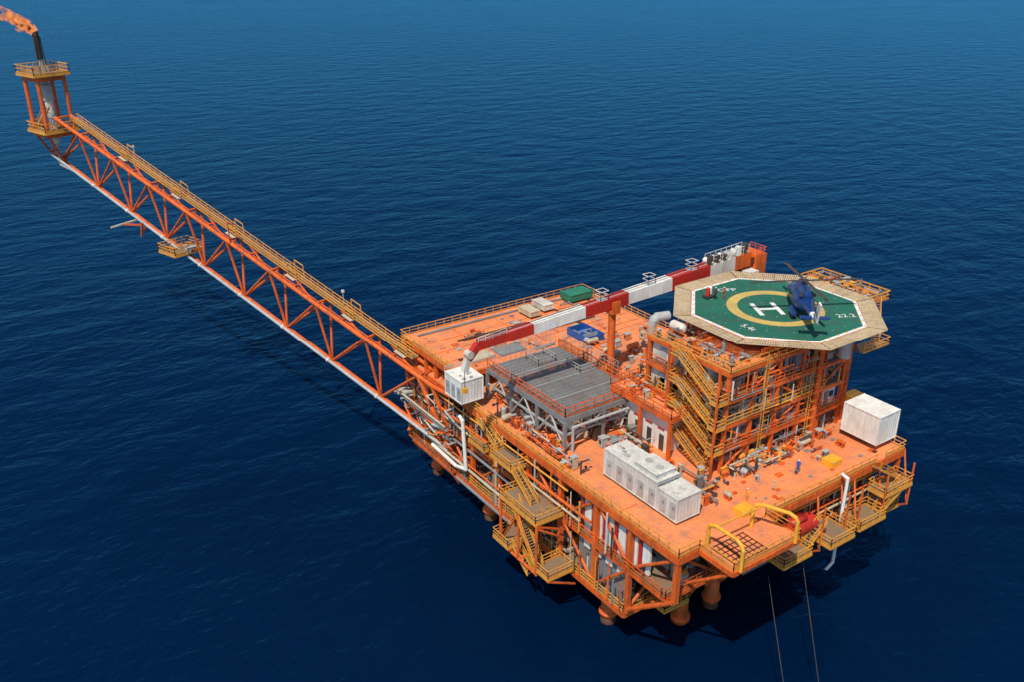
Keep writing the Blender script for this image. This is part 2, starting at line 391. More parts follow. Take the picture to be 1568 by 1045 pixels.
wk.rail([(-.1, 60, ZC), (-.1, CY, ZC), (36, CY, ZC)], "yellow_paint")
landing(-4.4, 0, 20, 28, ZM+.8, open_side='e')
landing(-4.2, 0, 17.5, 20.5, ZC+.4, open_side='e')
landing(-4.8, -1.4, 25.5, 29, ZC+.6, open_side='e')
landing(-2.6, 0, 28, 33, ZT-2.6, open_side='e')
landing(-1.6, 0, 36, 40, ZM+2.5, open_side='e')
wk.stair((-.9, 33, ZT-2.6), (-.9, 38, ZT-.1), 1.1)
wk.stair((-2.0, 28.2, ZT-2.6), (-2.0, 23.5, ZM+.8), 1.1)
wk.stair((-3.7, 25.5, ZM+.8), (-3.7, 20, ZC+.4), 1.2)
wk.stair((-2.0, 21, ZM+.8), (-2.0, 26, ZC+2.2), 1.2)
wk.stair((-3.6, 25.5, ZC+.6), (-3.6, 22, ZC-2), 1.0)
landing(4, 8, CY-2.8, CY-.2, ZC+.1); landing(-1.0, 0, 46, 58, ZC+.3, "orange_paint", open_side='e')
for y in (20, 24, 28): wk.tube((-4.2, y, ZC-.6), (-4.2, y, ZM+.6), .2, "orange_paint"); wk.tube((-4.2, y, ZC-.5), (0, y, ZC-.7), .2, "orange_paint"); wk.tube((-4.2, y, ZM), (0, y, ZM-3), .17, "orange_paint")
wk.tube((-4.2, 20, ZC-.4), (-4.2, 28, ZC-.4), .2, "orange_paint"); wk.tube((-4.2, 20, ZC), (-4.2, 24, ZM), .14, "orange_paint"); wk.tube((-4.2, 28, ZC), (-4.2, 24, ZM), .14, "orange_paint")
landing(33, 38.6, -2.8, -.2, ZT-3.2); landing(28, 33.2, -3.2, -.2, ZM+.6); landing(21, 25.5, -4.2, 0, ZM+1.5); landing(14, 19, -3.2, 0, ZM+1)
landing(34.6, 38.6, -1.6, 0.4, ZM-.6)
wk.stair((33, -1.0, ZT), (38, -1.0, ZT-3.2), 1.1)
wk.stair((37.5, -2.2, ZT-3.2), (32.5, -2.2, ZM+.6), 1.1)
wk.stair((33, -1.2, ZM+.6), (35.5, -1.2, ZM-.6), 1.1)
wk.stair((25.5, -2.5, ZM+1.5), (29, -2.5, ZM+.6), 1.1)
wk.stair((19, -2, ZM+1), (22, -2, ZT-3), 1.1)
for x in (21, 25.5, 28, 33, 38.4): wk.beam((x, -2.8, ZM+.2), (x, 1.5, ZC+3.5), .2, .2, "orange_paint"); wk.tube((x, -2.7, ZM), (x, -2.7, ZT-.3), .13, "orange_paint"); wk.tube((x, -2.7, ZM), (x+2.2, .2, ZT-.3), .12, "orange_paint")
for (x0_, y0_), (x1_, y1_) in (((3.8, -.4), (3.8, -5.3)), ((10.6, -.6), (12.5, -5.2))):
    p0 = V((x0_, y0_, ZT)); p1 = V((x1_, y1_, ZT))
    wk.pipe([p0, p0+V((0,0,2.5)), p0.lerp(p1, .06)+V((0,0,3.0)), p0.lerp(p1, .2)+V((0,0,3.3)), p0.lerp(p1, .8)+V((0,0,3.3)), p0.lerp(p1, .94)+V((0,0,3.0)), p1+V((0,0,2.5)), p1+V((0,0,-.2))], .22, "bright_yellow", 10)
wk.tube((3.8, -1.2, ZT+3.0), (10.8, -1.4, ZT+3.0), .12, "yellow_paint")
for i in range(8): wk.beam((4+i*.7, -4.4, ZT+.06), (4+i*.7, -.8, ZT+.06), .08, .1, "rust_dark")
for i in range(6): wk.beam((4, -4.4+i*.7, ZT+.08), (9, -4.4+i*.7, ZT+.08), .08, .1, "rust_dark")
for x in (3.3, 8, 13.2): wk.tube((x, -4.8, ZT-.6), (x, 1.6, ZM+.5), .2, "orange_paint")
wk.build("walkways_and_stairs", plat)

# grated laydown deck
g = MB()
GX0, GX1, GY0, GY1, GZ = 3, 15.6, 24, 42, 25.2
for i in range(int((GX1-GX0)/.28)+1): g.box(GX0+i*.28, GX0+i*.28+.13, GY0, GY1, GZ-.08, GZ, "grey_steel")
for i in range(int((GY1-GY0)/.9)+1): g.box(GX0, GX1, GY0+i*.9, GY0+i*.9+.1, GZ-.12, GZ-.085, "light_grey")
for y in (28.5, 33, 37.5): g.box(GX0, GX1, y, y+.12, GZ+.003, GZ+.05, "light_grey")
for x in (GX0, (GX0+GX1)/2, GX1):
    g.beam((x, GY0, GZ-.5), (x, GY1, GZ-.5), .3, .7, "grey_steel")
for y in (GY0, 30, 36, GY1):
    g.beam((GX0, y, GZ-.52), (GX1, y, GZ-.52), .3, .7, "grey_steel")
    for x in (GX0, (GX0+GX1)/2, GX1): g.box(x-.2, x+.2, y-.2, y+.2, ZT, GZ-.8, "grey_steel")
    g.tube((GX0, y, ZT+.5), ((GX0+GX1)/2, y, GZ-.9), .13, "grey_steel"); g.tube((GX1, y, ZT+.5), ((GX0+GX1)/2, y, GZ-.9), .13, "grey_steel")
for a, b in ((24, 30), (30, 36), (36, 42)):
    m_ = (a+b)/2; g.tube((GX0, a, ZT+.6), (GX0, m_, GZ-.9), .13, "light_grey"); g.tube((GX0, b, ZT+.6), (GX0, m_, GZ-.9), .13, "light_grey")
g.beam((GX0, GY0, 22.6), (GX0, GY1, 22.6), .2, .25, "light_grey"); g.beam((GX0, GY0, 22.6), (GX1, GY0, 22.6), .2, .25, "light_grey")
g.pipe([(GX0+1, GY0-.4, ZT), (GX0+1, GY0-.4, 23.6), (GX1+.5, GY0-.4, 23.6), (GX1+.5, GY0-.4, ZT)], .2, "light_grey")
g.rail([(GX0, GY1, GZ), (GX0, GY0, GZ), (GX1, GY0, GZ), (GX1, GY1, GZ)], "orange_paint", 1.3, 1.5, .055)
for x0_, y0_ in ((9, 38), (12.5, 33)): g.rail([(x0_, y0_, GZ), (x0_+3, y0_, GZ), (x0_+3, y0_+3, GZ), (x0_, y0_+3, GZ)], "light_grey", 1.1, 1.0, .035, False, True)
for k in range(14):
    x = GX0+.6+k*.9; g.beam((x, GY1+.4, ZU), (x, GY1+.4, GZ+2.8), .06, .06, "light_grey")
for z in (GZ+.6, GZ+1.3, GZ+2.0, GZ+2.8): g.beam((GX0+.6, GY1+.4, z), (GX0+12.3, GY1+.4, z), .05, .05, "light_grey")
for k in range(14): g.beam((GX1+.3, GY0+5+k*.95, GZ), (GX1+.3, GY0+5+k*.95, GZ+2.4), .06, .06, "light_grey")
for z in (GZ+.8, GZ+1.6, GZ+2.4): g.beam((GX1+.3, GY0+5, z), (GX1+.3, GY1, z), .05, .05, "light_grey")
clutter(g, GX0+.5, GX1-.5, GY0+.5, GY1-1, ZT, 3.9, 90, 1.1, ["grey_steel","dark_steel","light_grey","cream_paint","orange_paint","rust_dark"])
g.build("grated_laydown_deck", plat)

# ------------------------------------------------------------------ living quarters
lq = empty("living_quarters")
b = MB()
FL = [20.0, 23.4, 26.8, 30.2, 33.8]
LX0, LX1, LY0, LY1 = 15.8, 38.5, 9.2, 23.5
b.box(19, 37, 12.4, 23, ZT+.01, 33.4, "light_grey")
for i, z in enumerate(FL[1:]):
    b.box(LX0, LX1, LY0, LY1, z-.12, z, "grating_floor" if i < 3 else "orange_deck")
    x1_ = LX1 if i in (0, 3) else LX1-R.uniform(2, 7)
    for a, c in (((LX0,LY0),(LX1,LY0)), ((LX1,LY0),(LX1,LY1)), ((LX1,LY1),(LX0,LY1)), ((LX0,LY1),(LX0,LY0))):
        b.beam((*a, z-.38), (*c, z-.38), .26, .45, "orange_paint")
    b.rail([(LX0, LY1, z), (LX0-.05, LY0-.1, z), (x1_, LY0-.1, z)], "yellow_paint" if i % 2 else "orange_paint")
for x in (16, 20.5, 25, 29.5, 34, 38.3):
    b.box(x-.22, x+.22, LY0, LY0+.44, ZT, 33.4, "orange_paint")
for y in (14, 19, 23.2): b.box(15.8, 16.2, y-.22, y+.22, ZT, 33.4, "orange_paint")
for i in range(4):
    z0, z1 = FL[i]+.1, FL[i+1]-.6
    x = [16, 20.5, 25, 29.5, 34, 38.3]; k = (i*2) % 5; b.tube((x[k], LY0+.2, z0), (x[k+1], LY0+.2, z1), .16, "orange_paint")
    k = (i*2+3) % 5; b.tube((x[k+1], LY0+.2, z0), (x[k], LY0+.2, z1), .16, "orange_paint")
BN = 26.5
b.box(12.6, 15.6, 15, BN, 25.9, 26.05, "orange_deck"); b.beam((12.6, 15, 25.65), (12.6, BN, 25.65), .3, .5, "orange_paint"); b.beam((12.6, 15, 25.65), (15.6, 15, 25.65), .3, .5, "orange_paint")
b.box(15.6, 19, 23.8, BN, 25.9, 26.05, "orange_deck"); b.rail([(12.5, BN, 26.05), (19, BN, 26.05), (19, 23.8, 26.05)], "orange_paint")
b.rail([(15.6, 14.9, 26.05), (12.5, 14.9, 26.05), (12.5, BN, 26.05)], "orange_paint")
for y in (15, 20.5, BN-.4): b.box(12.5, 12.9, y, y+.4, ZT, 25.5, "orange_paint")
b.box(13.6, 19, 16.5, BN-.5, ZT+.02, 25.6, "clean_white")
b.box(16.4, 18.9, 13, 23, 26.1, 33.3, "white_paint")
for k in range(4): b.box(13.5, 13.59, 17+k*2.3, 17.8+k*2.3, ZT+.2, ZT+2.4, "dark_steel"); b.box(13.5, 13.59, 17+k*2.3, 18.2+k*2.3, ZT+3.1, ZT+3.3, "red_paint")
for i in range(4):
    z = FL[i]; x = 19.1
    while x < 36:
        wd_ = R.uniform(.7, 2.4); c = R.choice(["light_grey","cream_paint","dark_steel","grey_steel","white_paint","grey_steel","rust_dark","clean_white"])
        b.box(x, x+wd_-.15, 12.1+R.uniform(0, .25), 12.38, z+R.uniform(.1, .8), z+R.uniform(2.0, 3.1), c)
        if R.random() < .5: b.box(x+.2, x+wd_*.6, 11.95, 12.08, z+1.3, z+2.1, "glass_dark")
        x += wd_
    for k in range(4):
        y = 13.2+k*2.4; b.box(16.25, 16.38, y, y+1.0, max(z, 26.1)+.1, max(z, 26.1)+2.3, R.choice(["grey_steel","light_grey","dark_steel","cream_paint"]))
SX = 14.7
for i in range(4):
    z0, z1 = FL[i], FL[i+1]
    b.stair((SX, 10.2, z0), (SX, 16.2, z1), 1.2)
    if i: b.box(13.9, 15.6, 8.9, 10.3, z0-.1, z0, "grating_floor"); b.rail([(15.6, 8.9, z0), (13.9, 8.9, z0), (13.9, 10.2, z0)]); b.beam((13.9, 8.9, z0-.2), (13.9, 10.3, z0-.2), .1, .3, "yellow_paint"); b.beam((13.9, 8.9, z0-.2), (15.6, 8.9, z0-.2), .1, .3, "yellow_paint")
    b.box(13.9, 15.6, 16.1, 17.4, z1-.1, z1-.01, "grating_floor"); b.rail([(13.9, 16.1, z1), (13.9, 17.4, z1), (15.6, 17.4, z1)])
for y in (9, 17.4): b.box(13.75, 13.98, y-.1, y+.15, ZT, 35, "orange_paint")
for i in range(160):
    x = R.uniform(16, 38); z0 = R.choice(FL[:4]); yy = R.uniform(8.7, 11.8); b.tube((x, yy, z0), (x, yy, z0+R.uniform(2, 3.3)), R.uniform(.04, .13), R.choice(PW))
for i in range(60):
    z = R.uniform(21, 33); x0 = R.uniform(15.5, 30); yy = R.uniform(8.8, 11.9); b.tube((x0, yy, z), (x0+R.uniform(2, 8), yy, z), R.uniform(.05, .16), R.choice(PW))
PL_ = ["grey_steel","dark_steel","orange_paint","cream_paint","light_grey","rust_dark","light_grey","yellow_paint"]
clutter(b, 16.2, 38, 9.6, 11.6, FL[0], 2.6, 56, .8, PL_)
for z in FL[1:4]: clutter(b, 16.2, 38, 9.8, 11.6, z, 2.4, 56, .65, PL_)
for x, z, m in ((27, FL[1], "light_grey"), (31, FL[2], "grey_steel"), (22, FL[3], "white_paint"), (35, FL[1], "clean_white"), (24, FL[2], "dark_steel"), (33.5, FL[3], "light_grey"), (18, FL[1], "grey_steel"), (28.5, FL[3], "grey_steel"), (19.3, FL[2], "light_grey")):
    b.box(x, x+2.4, 9.7, 11.4, z+.05, z+2.6, m); b.box(x+.3, x+1.0, 9.6, 9.69, z+.2, z+2.1, "grey_steel"); b.box(x+1.3, x+2.1, 9.6, 9.69, z+1.1, z+1.9, "dark_steel")
for z in FL[0:4]: clutter(b, 15.9, 16.3, 11, 22, z, 2.2, 7, .5, PL_)
clutter(b, 16.2, 20.5, 10, 22.8, FL[4], 1.4, 44, .6)
clutter(b, 12.9, 15.2, 17.8, 26, 26.05, 1.4, 9, .6); clutter(b, 16, 18.6, 24.2, 26, 26.05, 3, 10, .8)
for x in (22, 31):
    for k in (-.25, .25): b.tube((x+k, 8.8, ZT), (x+k, 8.8, 34.5), .04, "yellow_paint", 5)
    for j in range(40): b.beam((x-.25, 8.8, ZT+.3+j*.35), (x+.25, 8.8, ZT+.3+j*.35), .03, .03, "yellow_paint")
    for j in range(10): b.rail([(x-.4, 8.2, ZT+2.4+j*1.2), (x+.4, 8.2, ZT+2.4+j*1.2)], "yellow_paint", .05, 2, .03, False)
b.pipe([(17.2, 24.3, 32.9), (17.2, 24.3, 34.6), (17.35, 24.2, 35.2), (17.8, 24.0, 35.6), (19.4, 23.6, 35.6)], .6, "light_grey", 14)
b.tube((17.2, 24.3, 26.1), (17.2, 24.3, 32.9), .35, "orange_paint", 12)
b.vessel((18.9, 22.2, 34.9), (18.9, 20.4, 34.9), .65, "white_paint", 16)
b.build("accommodation_block", lq)

# ------------------------------------------------------------------ helideck
hd = empty("helideck"); h = MB()
HC = V((32.0, 16.8)); HZ = 36.0
def octo(ap):
    Rr = ap/math.cos(math.pi/8)
    return [(HC.x+Rr*math.cos(math.pi/8+i*math.pi/4), HC.y+Rr*math.sin(math.pi/8+i*math.pi/4)) for i in range(8)]
h.poly(octo(10.9), HZ-.4, HZ, "orange_paint")
h.poly(octo(10.85), HZ, HZ+.02, "marking_white")
h.poly(octo(10.4), HZ+.02, HZ+.03, "helideck_green")
def ring(r0, r1, z, m, n=64):
    vs = []; fs = []
    for i in range(n):
        a = 2*math.pi*i/n
        vs += [(HC.x+r0*math.cos(a), HC.y+r0*math.sin(a), z), (HC.x+r1*math.cos(a), HC.y+r1*math.sin(a), z)]
    for i in range(n): j = (i+1) % n; fs.append((2*i, 2*i+1, 2*j+1, 2*j))
    h.add(vs, fs, m)
ring(4.9, 6.3, HZ+.036, "helideck_yellow")
hx = V((math.cos(math.radians(62)), math.sin(math.radians(62)), 0)); hy = V((-hx.y, hx.x, 0)); c0 = V((HC.x-1.2, HC.y+.3, HZ+.044))
for k in (-1, 1): h.obox(c0+hy*k*1.4, hx*2.1, hy*.3, V((0,0,.004)), "marking_white")
h.obox(c0, hx*.3, hy*1.09, V((0,0,.004)), "marking_white")
for i in range(8):
    a = V((*octo(10.6)[i], HZ)); b_ = V((*octo(10.6)[(i+1) % 8], HZ))
    for k in range(5): p = a.lerp(b_, k/5); h.tube(p, p+V((0,0,.15)), .1, "bright_yellow", 8)
for i in range(9):
    for j in range(9):
        x = HC.x+(i-4)*2.3; y = HC.y+(j-4)*2.3
        if abs(i-4)+abs(j-4) < 6: h.box(x-.07, x+.07, y-.07, y+.07, HZ+.045, HZ+.055, "light_grey")
o1 = octo(10.95); o2 = octo(13.1)
for i in range(8):
    a = V((*o1[i], HZ-.05)); bb = V((*o1[(i+1) % 8], HZ-.05)); c = V((*o2[i], HZ+.15)); e = V((*o2[(i+1) % 8], HZ+.15))
    n = 35
    for k in range(n+1):
        t = k/n; big = k % 5 == 0
        h.beam(a.lerp(bb, t), c.lerp(e, t), .19 if not big else .12, .05 if not big else .14, "net_beige" if not big else "cream_paint")
    for t in (.33, .66, 1.0): h.beam(a.lerp(c, t), bb.lerp(e, t), .1, .1, "net_beige")
for i in range(8):
    p = V((*octo(10)[i], HZ-.5)); q = V((HC.x+(p.x-HC.x)*.62, HC.y+(p.y-HC.y)*.6, 33.9)); h.tube(p, q, .25, "orange_paint")
    q2 = V((*octo(10)[(i+1) % 8], HZ-.5)); h.tube(q2, q, .18, "orange_paint")
for k in range(-4, 5):
    x = HC.x+k*2.5; L = min(10.6, 10.6*1.41-abs(k*2.5)) if abs(k) > 1 else 10.6
    h.beam((x, HC.y-L, HZ-.75), (x, HC.y+L, HZ-.75), .25, .6, "orange_paint")
for y in (10, 24): h.beam((22, y, HZ-1.3), (42, y, HZ-1.3), .35, .6, "orange_paint")
for x, y in ((40, 10), (40, 24), (32, 8.6)):
    h.tube((x, y, HZ-1.2), (x, y, ZT), .35, "orange_paint", 12)
h.tube((36, 8.2, 35.1), (36, 8.2, 31.0), .8, "light_grey", 14)
h.tube((40, 10, 27), (36, 9, 34.5), .22, "orange_paint"); h.tube((40, 10, 34), (40, 24, 27), .22, "orange_paint")
AZ = HZ-1.1
h.box(45.3, 50, 12, 23.5, AZ-.1, AZ, "orange_deck"); h.rail([(45.4, 12, AZ), (50, 12, AZ), (50, 23.5, AZ), (45.4, 23.5, AZ)], r=.07)
h.rail([(47.5, 17, AZ), (50, 17, AZ)], r=.06); h.rail([(47.5, 12, AZ), (47.5, 23.5, AZ)], r=.06)
clutter(h, 45.8, 49.5, 12.6, 23, AZ, 1.5, 40, .55, ["yellow_paint","cream_paint","orange_paint","bright_yellow","light_grey","grey_steel"])
h.beam((48.5, 14, AZ-.4), (40, 14, 29), .35, .35, "orange_paint"); h.beam((48.5, 22, AZ-.4), (40, 22, 29), .35, .35, "orange_paint")
h.stair((47, 11.9, AZ), (44.5, 9.5, HZ-5.5), 1.0)
h.box(40, 45.5, 8, 10.4, HZ-5.6, HZ-5.5, "grating_floor"); h.rail([(45.5, 10.4, HZ-5.5), (45.5, 8, HZ-5.5), (40, 8, HZ-5.5)])
h.build("landing_deck", hd)
def text(s, loc, ang, size, parent, m):
    cu = bpy.data.curves.new("t", 'FONT'); cu.body = s; cu.size = size; cu.align_x = 'CENTER'; cu.align_y = 'CENTER'; cu.fill_mode = 'FRONT'
    o = bpy.data.objects.new("tmp", cu); scene.collection.objects.link(o)
    dg = bpy.context.evaluated_depsgraph_get(); me = bpy.data.meshes.new_from_object(o.evaluated_get(dg))
    bpy.data.objects.remove(o); me.materials.clear(); me.materials.append(MATS[m])
    q = bpy.data.objects.new("deck_lettering", me); scene.collection.objects.link(q); q.location = loc; q.rotation_euler = (0, 0, ang); q.parent = parent
text("22.2", (37.3, 9.7, HZ+.06), math.radians(-30), 1.5, hd, "marking_white")
text("5.4t", (24.0, 14.2, HZ+.06), math.radians(-90), 1.4, hd, "marking_white")
text("OFP", (31.6, 25.0, HZ+.06), math.radians(-30), 1.5, hd, "marking_white")

# ------------------------------------------------------------------ helicopter
def helicopter():
    e = empty("helicopter"); f = MB()
    prof = [(7.0,0.05,.9,1.1),(6.6,.5,.55,1.15),(5.8,.9,.85,1.3),(4.6,1.15,1.1,1.5),(3,1.25,1.25,1.65),(1,1.25,1.3,1.75),(-.8,1.15,1.15,1.8),(-2,.8,.85,1.95),(-3,.5,.55,2.1),(-5.5,.36,.4,2.25),(-7.6,.24,.28,2.4)]
    n = 16; vs = []; fs = []
    for x, ry, rz, zc in prof:
        for i in range(n):
            a = 2*math.pi*i/n
            cy = math.copysign(abs(math.cos(a))**.75, math.cos(a)); cz = math.copysign(abs(math.sin(a))**.75, math.sin(a))
            vs.append((x, ry*cy, zc+rz*cz*(.9 if x < 6.9 else .2)))
    for k in range(len(prof)-1):
        for i in range(n):
            fs.append((k*n+i, k*n+(i+1) % n, (k+1)*n+(i+1) % n, (k+1)*n+i))
    for k, fc in enumerate(fs):
        seg = k//n; i = k % n
        m = "blue_body"
        if seg in (1, 2) and 1 <= i <= 6: m = "glass_dark"
        if seg in (3, 4) and i in (0, 7): m = "glass_dark"
        if seg >= 9: m = "marking_white"
        f.add([vs[j] for j in fc], [(0, 1, 2, 3)], m)
    f.vessel((2.6, 0, 3.0), (-1.6, 0, 2.95), .62, "blue_body", 12)
    f.tube((-.9, .5, 3.1), (-1.9, .75, 3.2), .22, "dark_steel"); f.tube((-.9, -.5, 3.1), (-1.9, -.75, 3.2), .22, "dark_steel")
    f.tube((.6, 0, 3.5), (.6, 0, 4.15), .16, "dark_steel"); f.tube((.6, 0, 4.0), (.6, 0, 4.2), .38, "dark_steel", 10)
    for k in range(4):
        a = math.radians(12+90*k); dd = V((math.cos(a), math.sin(a), 0)); s_ = V((-dd.y, dd.x, 0))
        c = V((.6, 0, 4.12))
        f.obox(c+dd*3.2+V((0,0,-.04)), dd*2.9, s_*.2, V((0,0,.03)), "dark_steel"); f.obox(c+dd*6.3+V((0,0,-.12)), dd*.3, s_*.2, V((0,0,.03)), "dark_steel")
    f.add([(-6.5,-.1,2.4),(-8.1,-.1,2.3),(-9.0,-.1,4.7),(-7.9,-.1,4.7),(-6.5,.1,2.4),(-8.1,.1,2.3),(-9.0,.1,4.7),(-7.9,.1,4.7)], [(0,1,2,3),(7,6,5,4),(0,4,5,1),(1,5,6,2),(2,6,7,3),(3,7,4,0)], "marking_white")
    f.box(-7.2, -6.3, -1.6, 1.6, 2.35, 2.43, "blue_body")
    for k in range(4):
        a = math.radians(20+90*k); f.beam((-8.3, .35, 3.9), (-8.3+math.cos(a)*1.3, .35, 3.9+math.sin(a)*1.3), .05, .2, "dark_steel")
    for s_ in (-1, 1):
        f.vessel((.2, 1.25*s_, .8), (-1.8, 1.25*s_, .8), .35, "blue_body", 10)
        f.tube((-1, 1.3*s_, .8), (-1, 1.3*s_, .35), .08, "grey_steel"); f.tube((-1, 1.15*s_, .33), (-1, 1.42*s_, .33), .33, "dark_steel", 12)
    f.tube((5, 0, .9), (5, 0, .3), .08, "grey_steel"); f.tube((5, -.15, .27), (5, .15, .27), .27, "dark_steel", 12)
    f.build("airframe", e, False)
    e.location = (32.9, 13.2, HZ+.04); e.rotation_euler = (0, 0, math.radians(48.6)); e.scale = (1.1,)*3
helicopter()

def worker(loc, ang, cover="orange_paint"):
    e = empty("worker")
    J = [(0,0,.95),(0,0,1.2),(0,0,1.42),(0,0,1.55),(.2,0,1.42),(.28,.03,1.15),(.27,.14,.9),(-.2,0,1.42),(-.28,.02,1.15),(-.26,.1,.9),(.1,0,.88),(.12,.02,.5),(.13,0,.08),(.13,.14,.04),(-.1,0,.88),(-.12,-.03,.5),(-.14,-.08,.08),(-.14,.06,.04)]
    E = [(0,1),(1,2),(2,3),(2,4),(4,5),(5,6),(2,7),(7,8),(8,9),(0,10),(10,11),(11,12),(12,13),(0,14),(14,15),(15,16),(16,17)]
    rad = [.16,.15,.16,.06,.08,.055,.04,.08,.055,.04,.1,.075,.055,.05,.1,.075,.055,.05]
    me = bpy.data.meshes.new("body"); me.from_pydata(J, E, []); me.materials.append(MATS[cover])
    o = bpy.data.objects.new("body", me); scene.collection.objects.link(o); o.parent = e
    o.modifiers.new("skin", 'SKIN')
    for i, r in enumerate(rad): me.skin_vertices[0].data[i].radius = (r, r)
    me.skin_vertices[0].data[0].use_root = True
    s_ = o.modifiers.new("sub", 'SUBSURF'); s_.levels = 1; s_.render_levels = 1
    f = MB(); f.ball((0, .02, 1.66), .115, "skin_tone", 10); f.tube((0, .01, 1.69), (0, .01, 1.76), .14, "marking_white", 12, r2=.11); f.tube((0, .01, 1.76), (0, .01, 1.81), .11, "marking_white", 12, r2=.03)
    for sx, hx_, hy_ in ((1, .27, .16), (-1, -.26, .12)):
        f.ball((hx_, hy_, .85), .04, "skin_tone")
        for k in range(4): f.tube((hx_, hy_-.025+k*.018, .83), (hx_, hy_-.02+k*.02, .76-.01*(k in (1, 2))), .009, "skin_tone", 5)
        f.tube((hx_, hy_+.03, .85), (hx_-.02*sx, hy_+.06, .80), .01, "skin_tone", 5)
    f.tube((0, .13, 1.66), (0, .155, 1.64), .018, "skin_tone", 6, r2=.01)
    f.build("head_and_helmet", e, True)
    e.location = loc; e.rotation_euler = (0, 0, ang)
worker((27.6, 23.4, HZ+.04), 2.2, "dark_steel"); worker((28.6, 22.8, HZ+.04), .6, "red_paint")
worker((14, 3.2, ZT+.02), 1.0, "bright_yellow"); worker((24, 4, ZT+.02), 2.0, "blue_skip"); worker((9.5, 12, ZT+.02), 0, "blue_skip")
ft = empty("fire_extinguisher_trolley"); q_ = MB()
q_.vessel((27.0, 24.2, HZ+.5), (27.0, 24.2, HZ+1.5), .3, "red_paint", 12); q_.vessel((27.7, 24.5, HZ+.5), (27.7, 24.5, HZ+1.4), .28, "marking_white", 12)
q_.box(26.6, 28.1, 23.9, 24.8, HZ+.28, HZ+.38, "dark_steel"); q_.tube((26.7, 23.8, HZ+.3), (26.7, 23.9, HZ+.3), .26, "dark_steel", 12); q_.tube((28.0, 23.8, HZ+.3), (28.0, 23.9, HZ+.3), .26, "dark_steel", 12)
q_.beam((26.6, 24.5, HZ+.4), (25.9, 24.7, HZ+1.3), .06, .06, "dark_steel"); q_.build("trolley_body", ft)

# ------------------------------------------------------------------ pedestal crane
cr = empty("pedestal_crane"); c = MB()
A = V((43.5, 32.3, 36.5)); T = V((-4.5, 32.4, 34.1)); bd = (T-A).normalized(); sd = V((0,1,0)); ud = bd.cross(sd).normalized()
if ud.z < 0: ud = -ud
c.tube((43.5, 32.3, ZT), (43.5, 32.3, 31.3), 1.2, "orange_paint", 20); c.tube((43.5, 32.3, 31.3), (43.5, 32.3, 32.4), 1.8, "orange_paint", 20)
c.box(41.8, 46.2, 30.4, 34.2, 32.4, 33.2, "orange_paint"); c.box(43.7, 46.0, 30.6, 34, 33.2, 37.2, "orange_paint"); c.box(43.4, 43.68, 30.9, 33.7, 33.8, 36.8, "rust_dark")
c.beam((42.5, 31, 33.2), (44.5, 31, 36.6), .5, .5, "orange_paint"); c.beam((42.5, 33.6, 33.2), (44.5, 33.6, 36.6), .5, .5, "orange_paint")
c.box(40.5, 42.5, 28.8, 30.3, 33.2, 35.6, "white_paint"); c.box(40.4, 40.48, 29, 30.1, 34.0, 35.2, "glass_dark")
c.rail([(43.8, 30.7, 37.2), (45.9, 30.7, 37.2), (45.9, 33.9, 37.2)], "orange_paint", .9, 1, .04, False)
segs = [(0, .07, "orange_paint"), (.07, .176, "white_paint"), (.176, .331, "red_paint"), (.331, .498, "clean_white"), (.498, .654, "red_paint"), (.654, .829, "clean_white"), (.829, 1.0, "red_paint")]
W0, W1 = 2.25, 1.05
for a, b_, m in segs:
    p = A.lerp(T, a); q = A.lerp(T, b_-.0005); wa = W0-W1*a; wb = W0-W1*b_
    vs = []
    for cc, ww in ((p, wa), (q, wb)):
        for i, j in ((-1,-1),(1,-1),(1,1),(-1,1)): vs.append(cc+sd*i*ww*.42+ud*j*ww*.5)
    c.add(vs, [(3,2,1,0),(4,5,6,7),(0,1,5,4),(1,2,6,5),(2,3,7,6),(3,0,4,7)], m)
    if b_ < 1: c.obox(q, bd*.05, sd*(wb*.42+.04), ud*(wb*.5+.04), m)
    n = int((b_-a)*48/2)
    for i in range(1, n):
        q2 = p.lerp(q, i/n); ww = W0-W1*(a+(b_-a)*i/n); c.obox(q2, bd*.03, sd*(ww*.42+.02), ud*(ww*.5+.02), m)
for t in (.24, .41, .587):
    p = A.lerp(T, t)+ud*(1.14-.55*t)
    c.box(p.x-.7, p.x+.7, p.y-.6, p.y+.6, p.z, p.z+.06, "light_grey"); c.rail([(p.x-.7,p.y-.6,p.z),(p.x+.7,p.y-.6,p.z),(p.x+.7,p.y+.6,p.z),(p.x-.7,p.y+.6,p.z)], "clean_white", 1.3, 1.2, .032, False, True)
for k in range(6):
    p = A.lerp(T, .02+k*.03)+ud*1.4; c.vessel(p-sd*.7, p+sd*.7, .42, R.choice(["white_paint","clean_white","light_grey"]), 12)
    c.box(p.x-.5, p.x+.1, p.y-.9, p.y-.2, p.z-.3, p.z+R.uniform(.3, 1.2), R.choice(["white_paint","clean_white","dark_steel"]))
for k in (-.7, .7): c.rail([A.lerp(T, .01)+ud*1.13+V((0,k,0)), A.lerp(T, .17)+ud*1.05+V((0,k,0))], "white_paint", 1.2, 1.1, .035, False)
c.tube(A+ud*1.2+V((0,.3,0)), T+ud*.65+V((0,.3,0)), .06, "dark_steel", 5); c.tube(A+ud*1.2+V((0,-.3,0)), T+ud*.65+V((0,-.3,0)), .06, "light_grey", 5)
c.beam(T, T+V((-1.6, 0, -1.6)), .8, .9, "red_paint"); c.beam(T+V((-1.5,0,-1.4)), T+V((-2.1,0,-3.2)), .7, .8, "white_paint"); c.tube(T+V((-1.4,-.5,-1.0)), T+V((-1.4,.5,-1.0)), .5, "white_paint", 14)
c.tube(T+V((-2.1,0,-3)), T+V((-2.1,0,-5.6)), .05, "dark_steel", 5); c.box(T.x-2.4, T.x-1.8, T.y-.25, T.y+.25, T.z-6.2, T.z-5.5, "bright_yellow")
